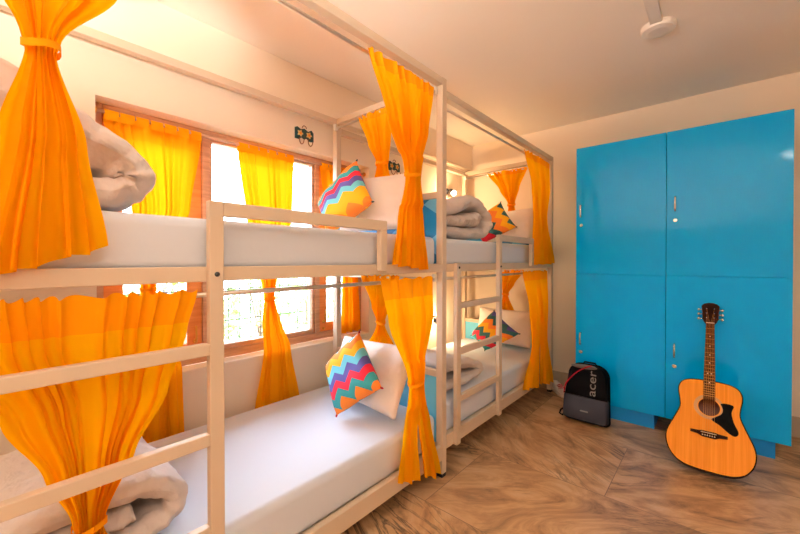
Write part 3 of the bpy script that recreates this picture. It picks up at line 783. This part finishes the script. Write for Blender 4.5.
# ------------------------------------------------------------------ backpack
def puff(outline, d0, d1, front_inset, back_inset, cx, cz, mat, name, parent, xfm, steps=7):
    """closed outline (x,z), front at depth d0, back at d1; edges rounded"""
    n = len(outline); m = MB(); rows = []
    for k in range(steps+1):
        t = k/steps; a = math.sin(math.pi*min(1, t*2)/2) if t < .5 else math.sin(math.pi*min(1, (1-t)*2)/2)
        ins = (front_inset if t < .5 else back_inset)*(1-a); y = d0+(d1-d0)*t
        rows.append([(cx+(x-cx)*(1-ins/.15), y, cz+(z-cz)*(1-ins/.22)) for x, z in outline])
    for r in rows: m.v += r
    for k in range(steps):
        for i in range(n): m.f.append((k*n+i, k*n+(i+1) % n, (k+1)*n+(i+1) % n, (k+1)*n+i))
    m.f.append(tuple(range(n))); m.f.append(tuple(steps*n+i for i in range(n)))
    return m.xf(xfm).build(name, mat, parent, smooth=True, bevel=0)

def text_mesh(s, size, mat, name, parent, xfm, extr=.0006):
    cu = bpy.data.curves.new(name, 'FONT'); cu.body = s; cu.size = size; cu.extrude = extr; cu.align_x = 'CENTER'; cu.align_y = 'CENTER'
    tmp = bpy.data.objects.new(name+'_tmp', cu); COL.objects.link(tmp)
    dg = bpy.context.evaluated_depsgraph_get(); me = bpy.data.meshes.new_from_object(tmp.evaluated_get(dg))
    bpy.data.objects.remove(tmp); bpy.data.curves.remove(cu)
    m = MB(); m.v = [tuple(v.co) for v in me.vertices]; m.f = [tuple(p.vertices) for p in me.polygons]; bpy.data.meshes.remove(me)
    return m.xf(xfm).build(name, mat, parent, fix=False)

def backpack():
    t = thing('backpack', 'black backpack with grey lower pocket standing against the blue lockers', 'backpack', (-.79, 3.2, 0))
    X = Matrix.Translation((-.79, 3.135, .012)) @ Matrix.Rotation(R(-10), 4, 'X')
    W, HH = .17, .462
    def outl(w0, w1, z0, z1, rt, rb, k=8):
        pts = []
        for cx_, cz_, r, a0 in ((w0-rb, z0+rb, rb, -90), (w1-rt, z1-rt, rt, 0), (-w1+rt, z1-rt, rt, 90), (-w0+rb, z0+rb, rb, 180)):
            for i in range(k+1):
                a = R(a0+90*i/k); pts.append((cx_+r*math.cos(a), cz_+r*math.sin(a)))
        return pts
    puff(outl(W, W*.90, 0, HH, .10, .035), 0, .12, .035, .012, 0, HH*.45, M['nylon'], 'body', t, X, 10)
    puff(outl(W*.93, W*.82, .205, HH*.97, .085, .01), -.012, .03, .01, 0, 0, .33, M['nylon'], 'front_panel', t, X)
    pk = puff(outl(W*.97, W*.955, .022, .205, .012, .025), -.030, .03, .012, 0, 0, .11, M['grey'], 'front_pocket', t, X)
    puff(outl(.030, .028, .092, .102, .003, .003, 3), -.0335, -.028, .002, 0, .01, .096, M['print'], 'pocket_badge', pk, X)
    # dark zip line over the pocket
    MB().tube([(-W*.93, -.012, .21), (-.05, -.018, .213), (W*.93, -.012, .205)], .006, 8).xf(X).build('zip', M['black'], t, smooth=True)
    # grey patch at the crown
    pt = []
    for i in range(24):
        a = 2*math.pi*i/24; pt.append((-.02+.098*math.cos(a), .437+.017*math.sin(a)))
    puff(pt, -.014, .02, .004, 0, -.02, .437, M['greyl'], 'crown_patch', t, X)
    # red piping arc
    MB().tube(crom([(-.170, .018, .20), (-.155, -.004, .27), (-.115, -.016, .335), (-.06, -.019, .395), (0, -.018, .437), (.035, -.014, .452)], 26), .0045, 8).xf(X).build('piping', M['red'], t, smooth=True)
    text_mesh('acer', .10, M['print'], 'logo', t, X @ Matrix.Translation((.046, -.0165, .318)) @ Matrix.Rotation(R(-90), 4, 'Y') @ Matrix.Rotation(R(90), 4, 'X') @ Matrix.Diagonal((1.12, .86, 1, 1)))
    MB().tube([(-.05, .08, HH-.012), (-.04, .08, HH+.008), (.04, .08, HH+.008), (.05, .08, HH-.012)], .007, 8).xf(X).build('grab_handle', M['nylon'], t, smooth=True)
    MB().tube([(-W-.002, .08, .075), (-W-.03, .06, .05), (-W-.034, .05, .022), (-W-.014, .05, .014), (-W+.01, .07, .03)], .007, 8).xf(X).build('strap_loop', M['nylon'], t, smooth=True)
    for s in (-1, 1):
        MB().tube(crom([(s*.06, .118, HH-.05), (s*.08, .128, .36), (s*.10, .128, .22), (s*.13, .118, .09)], 14), .012, 8).xf(X).build('shoulder_strap', M['nylon'], t, smooth=True)
backpack()

# ------------------------------------------------------------------ shoe behind the backpack
def sneaker(x, y, rot, label):
    t = thing('sneaker', label, 'shoe', (x, y, 0))
    Xm = Matrix.Translation((x, y, 0)) @ Matrix.Rotation(rot, 4, 'Z')
    def loft(secs, mat, name, par):
        m = MB(); n = 16
        for yy, hw, z0, z1 in secs:
            for i in range(n):
                a = 2*math.pi*i/n; cxn, szn = math.cos(a), math.sin(a)
                m.v.append((hw*math.copysign(abs(cxn)**.7, cxn), yy, (z0+z1)/2+(z1-z0)/2*math.copysign(abs(szn)**.7, szn)))
        k = len(secs)
        for s in range(k-1):
            for i in range(n): m.f.append((s*n+i, s*n+(i+1) % n, (s+1)*n+(i+1) % n, (s+1)*n+i))
        m.f += [tuple(range(n)), tuple((k-1)*n+i for i in range(n))]
        return m.xf(Xm).build(name, mat, par, smooth=True)
    loft([(-.135, .018, .003, .025), (-.12, .036, 0, .028), (0, .040, 0, .026), (.08, .048, 0, .026), (.12, .036, .002, .028), (.14, .014, .006, .026)], M['white'], 'sole', t)
    loft([(-.128, .02, .02, .085), (-.10, .034, .02, .10), (-.04, .036, .02, .095), (.02, .040, .02, .075), (.08, .042, .02, .055), (.12, .028, .02, .042)], M['shoe'], 'upper', t)
    for k in range(3): MB().tube([(-.037, -.05+.03*k, .03), (-.039, -.04+.03*k, .06), (-.03, -.03+.03*k, .085-.008*k)], .005, 6).xf(Xm).build('stripe', M['red'], t, smooth=True)
    for k in range(3): MB().tube([(-.024, .0+.02*k, .080-.008*k), (0, .003+.02*k, .089-.009*k), (.024, .0+.02*k, .080-.008*k)], .004, 6).xf(Xm).build('lace', M['red'], t, smooth=True)
sneaker(-1.165, 3.72, R(-140), 'pale sneaker with red stripes tucked behind the black backpack')

# ------------------------------------------------------------------ wall hooks
def hook_rack(y, z, label):
    t = thing('wall_hook', label, 'wall hook', (XW, y, z), 'flowered wall hooks')
    pts = []
    a, b = .08, .044
    out = [(-a, -b), (-a, b*.8), (-a*.75, b), (-a*.4, b*.7), (0, b*.95), (a*.4, b*.6), (a*.75, b), (a, b*.6), (a, -b*.9), (a*.6, -b), (a*.25, -b*.6), (0, -b*.85), (-a*.3, -b*.6), (-a*.6, -b)]
    k = len(out); m = MB(); m.add([(XW+.001, y+p, z+q_) for p, q_ in out]+[(XW+.008, y+p, z+q_) for p, q_ in out], [tuple(range(k, 2*k))]+[(i, (i+1) % k, k+(i+1) % k, k+i) for i in range(k)])
    m.build('back_plate', M['tealtin'], t)
    for s in (-1, 1):
        c = (XW+.008, y+s*.038, z); f = MB(); vs = []; kk = 30
        for i in range(kk):
            q_ = 2*math.pi*i/kk; r = .026*(.78+.22*math.cos(5*q_)); vs.append((c[0]+.004, c[1]+r*math.cos(q_), c[2]+r*math.sin(q_)))
        vs += [(c[0]-.001, p[1], p[2]) for p in vs]
        f.add(vs, [tuple(range(kk))]+[(i, (i+1) % kk, kk+(i+1) % kk, kk+i) for i in range(kk)])
        fl = f.build('flower', M['petal'], t)
        MB().lathe((c[0]+.003, c[1], c[2]), (1, 0, 0), [(.011, 0), (.011, .004), (.006, .008), (.001, .010)], 14).build('flower_centre', M['amber'], fl, smooth=True)
        MB().tube(crom([(c[0]-.002, c[1]-.006, z-.03), (c[0]+.006, c[1]-.006, z-.065), (c[0]+.022, c[1]-.002, z-.085), (c[0]+.036, c[1]+.004, z-.075), (c[0]+.04, c[1]+.006, z-.055)], 14), .0035, 8).build('hook', M['copper'], t, smooth=True)
    MB().tube([(XW+.006, y+.018*math.cos(q_), z+.045+.018*math.sin(q_)) for q_ in [math.pi*i/8 for i in range(9)]], .003, 6).build('hanging_loop', M['copper'], t, smooth=True)
hook_rack(1.60, 2.235, 'dark wall hook plate with two flowers above the window')
hook_rack(2.60, 2.19, 'dark wall hook plate partly hidden by the tied curtain near the upper pillow')

# ------------------------------------------------------------------ reading lamps (lit)
def lamp_light(name, loc, e, col, rad=.03):
    l = bpy.data.lights.new(name, 'POINT'); l.energy = e; l.color = col; l.shadow_soft_size = rad
    o = bpy.data.objects.new(name, l); COL.objects.link(o); o.location = loc; return o
WARM = (1, .68, .36)
def reading_lamp(y, z, aim, label, energy):
    t = thing('reading_lamp', label, 'lamp', (XW, y, z), 'reading lamps over the far bunks')
    MB().lathe((XW, y, z+.03), (1, 0, 0), [(.032, 0), (.032, .01), (.022, .018)], 20).build('wall_base', M['lampdark'], t, smooth=True)
    MB().tube(crom([(XW+.015, y, z+.03), (XW+.05, y, z+.045), (XW+.075, y, z+.035), (XW+.085, y, z+.01)], 12), .006, 8).build('arm', M['lampdark'], t, smooth=True)
    d = Vector(aim).normalized(); o = Vector((XW+.085, y, z))
    MB().lathe(o-d*.045, d, [(.012, 0), (.026, .004), (.034, .03), (.036, .07), (.033, .07), (.030, .03), (.010, .01)], 22).build('lamp_shade', M['lampdark'], t, smooth=True)
    MB().lathe(o-d*.02, d, [(.008, 0), (.018, .012), (.022, .03), (.016, .048), (.004, .054)], 16).build('bulb', M['bulb'], t, smooth=True)
    lamp_light('reading_lamp_light', o+d*.075, energy, WARM)
reading_lamp(3.50, 2.055, (.75, -.55, -.25), 'lit reading lamp on the wall over the far upper bunk', 11)
reading_lamp(3.20, .66, (.45, .35, -.1), 'dark reading lamp on the wall over the far lower bunk', 9)

# ------------------------------------------------------------------ ceiling plate and trunking
t = thing('ceiling_rose', 'round white ceiling plate at the end of a trunking strip', 'ceiling plate', (-.275, 2.64, H))
MB().lathe((-.275, 2.64, H), (0, 0, -1), [(.088, 0), (.088, .016), (.080, .030), (.05, .036), (.001, .036)], 40).build('plate', M['white'], t, smooth=False)
box('trunking', (-.275-.03, YF+.1, H-.022), (-.275+.03, 2.56, H), M['white'], t, bevel=.004)

# ------------------------------------------------------------------ added ceiling lamps and uplighter, out of view, to brighten the room
def area(name, loc, size, e, col, rot=(0, 0, 0)):
    l = bpy.data.lights.new(name, 'AREA'); l.shape = 'DISK'; l.size = size; l.energy = e; l.color = col
    o = bpy.data.objects.new(name, l); COL.objects.link(o); o.location = loc; o.rotation_euler = rot; return o
for x, y, lb, e in ((.75, .15, 'added round fill lamp out of view above the middle of the room', 8), (1.3, -.9, 'added round fill lamp out of view by the wall behind the viewer', 8)):
    t = thing('added_ceiling_fill', lb, 'ceiling lamp', (x, y, H), 'added fill lamps overhead')
    MB().lathe((x, y, H), (0, 0, -1), [(.17, 0), (.17, .03), (.155, .03), (.155, .02)], 32).build('fill_frame', M['white'], t)
    MB().lathe((x, y, H-.02), (0, 0, -1), [(.15, 0), (.15, .02), (.10, .035), (.001, .04)], 32).build('diffuser', M['diffuser'], t, smooth=True)
    area('ceiling_fill_light', (x, y, H-.07), .30, e, (1, .92, .82))  # extra fill from the added overhead lamp
t = thing('added_uplighter', 'tall uplighter added behind the viewer to brighten the ceiling', 'fill lamp', (-.5, -1.15, 0))  # unseen uplighter, added to bounce light off the ceiling
MB().lathe((-.5, -1.15, 0), (0, 0, 1), [(.14, 0), (.14, .02), (.03, .035)], 28).build('base', M['lampdark'], t)
MB().tube([(-.5, -1.15, .02), (-.5, -1.15, 1.72)], .012, 10).build('pole', M['rod'], t, smooth=True)
MB().lathe((-.5, -1.15, 1.70), (0, 0, 1), [(.03, 0), (.08, .03), (.16, .12), (.155, .12), (.075, .035), (.02, .02)], 28).build('lamp_shade', M['lampdark'], t, smooth=True)
area('added_uplight', (-.5, -1.15, 1.80), .26, 300, (1, .97, .92), (R(180), 0, 0))

# ------------------------------------------------------------------ daylight
wd = bpy.data.worlds.new('sky'); SC.world = wd; wd.use_nodes = True
bg = wd.node_tree.nodes['Background']
nt = wd.node_tree
tc = N(nt, 'ShaderNodeTexCoord'); sp = N(nt, 'ShaderNodeSeparateXYZ'); nt.links.new(tc.outputs['Generated'], sp.inputs[0])
cr = N(nt, 'ShaderNodeValToRGB'); e = cr.color_ramp.elements
e[0].position = .0; e[0].color = (.80, .89, 1, 1); e[1].position = .7; e[1].color = (.66, .80, 1, 1)
nt.links.new(sp.outputs[2], cr.inputs[0]); nt.links.new(cr.outputs[0], bg.inputs[0])
bg.inputs[1].default_value = 29.0
l = bpy.data.lights.new('window_portal', 'AREA'); l.shape = 'RECTANGLE'; l.size = WZ1-WZ0; l.size_y = WY1-WY0; l.energy = 1
l.cycles.is_portal = True
o = bpy.data.objects.new('window_portal', l); COL.objects.link(o); o.location = (XW-TH-.01, (WY0+WY1)/2, (WZ0+WZ1)/2); o.rotation_euler = (0, R(-90), 0)

# ------------------------------------------------------------------ camera
F, HZ = 367.0, 260.5
cam = bpy.data.cameras.new('camera'); co = bpy.data.objects.new('camera', cam); COL.objects.link(co); SC.camera = co
co.location = (0, 0, 1.3)
pitch = .5
co.rotation_euler = (R(90-pitch), 0, R(40.9))
cam.sensor_width = 36; cam.lens = 36*F/800; cam.clip_start = .02
# horizon sits F*tan(pitch) above the principal point; shift the rest
want = 267-HZ
cam.shift_y = -(want-F*math.tan(R(pitch)))/800
SC.view_settings.view_transform = 'Standard'; SC.view_settings.look = 'None'
SC.view_settings.exposure = 0.08; SC.view_settings.gamma = 1.0; SC.view_settings.use_curve_mapping = False
SC.cycles.use_denoising = True
SC.cycles.max_bounces = 8; SC.cycles.diffuse_bounces = 5; SC.cycles.transparent_max_bounces = 8
SC.cycles.sample_clamp_indirect = 4.0
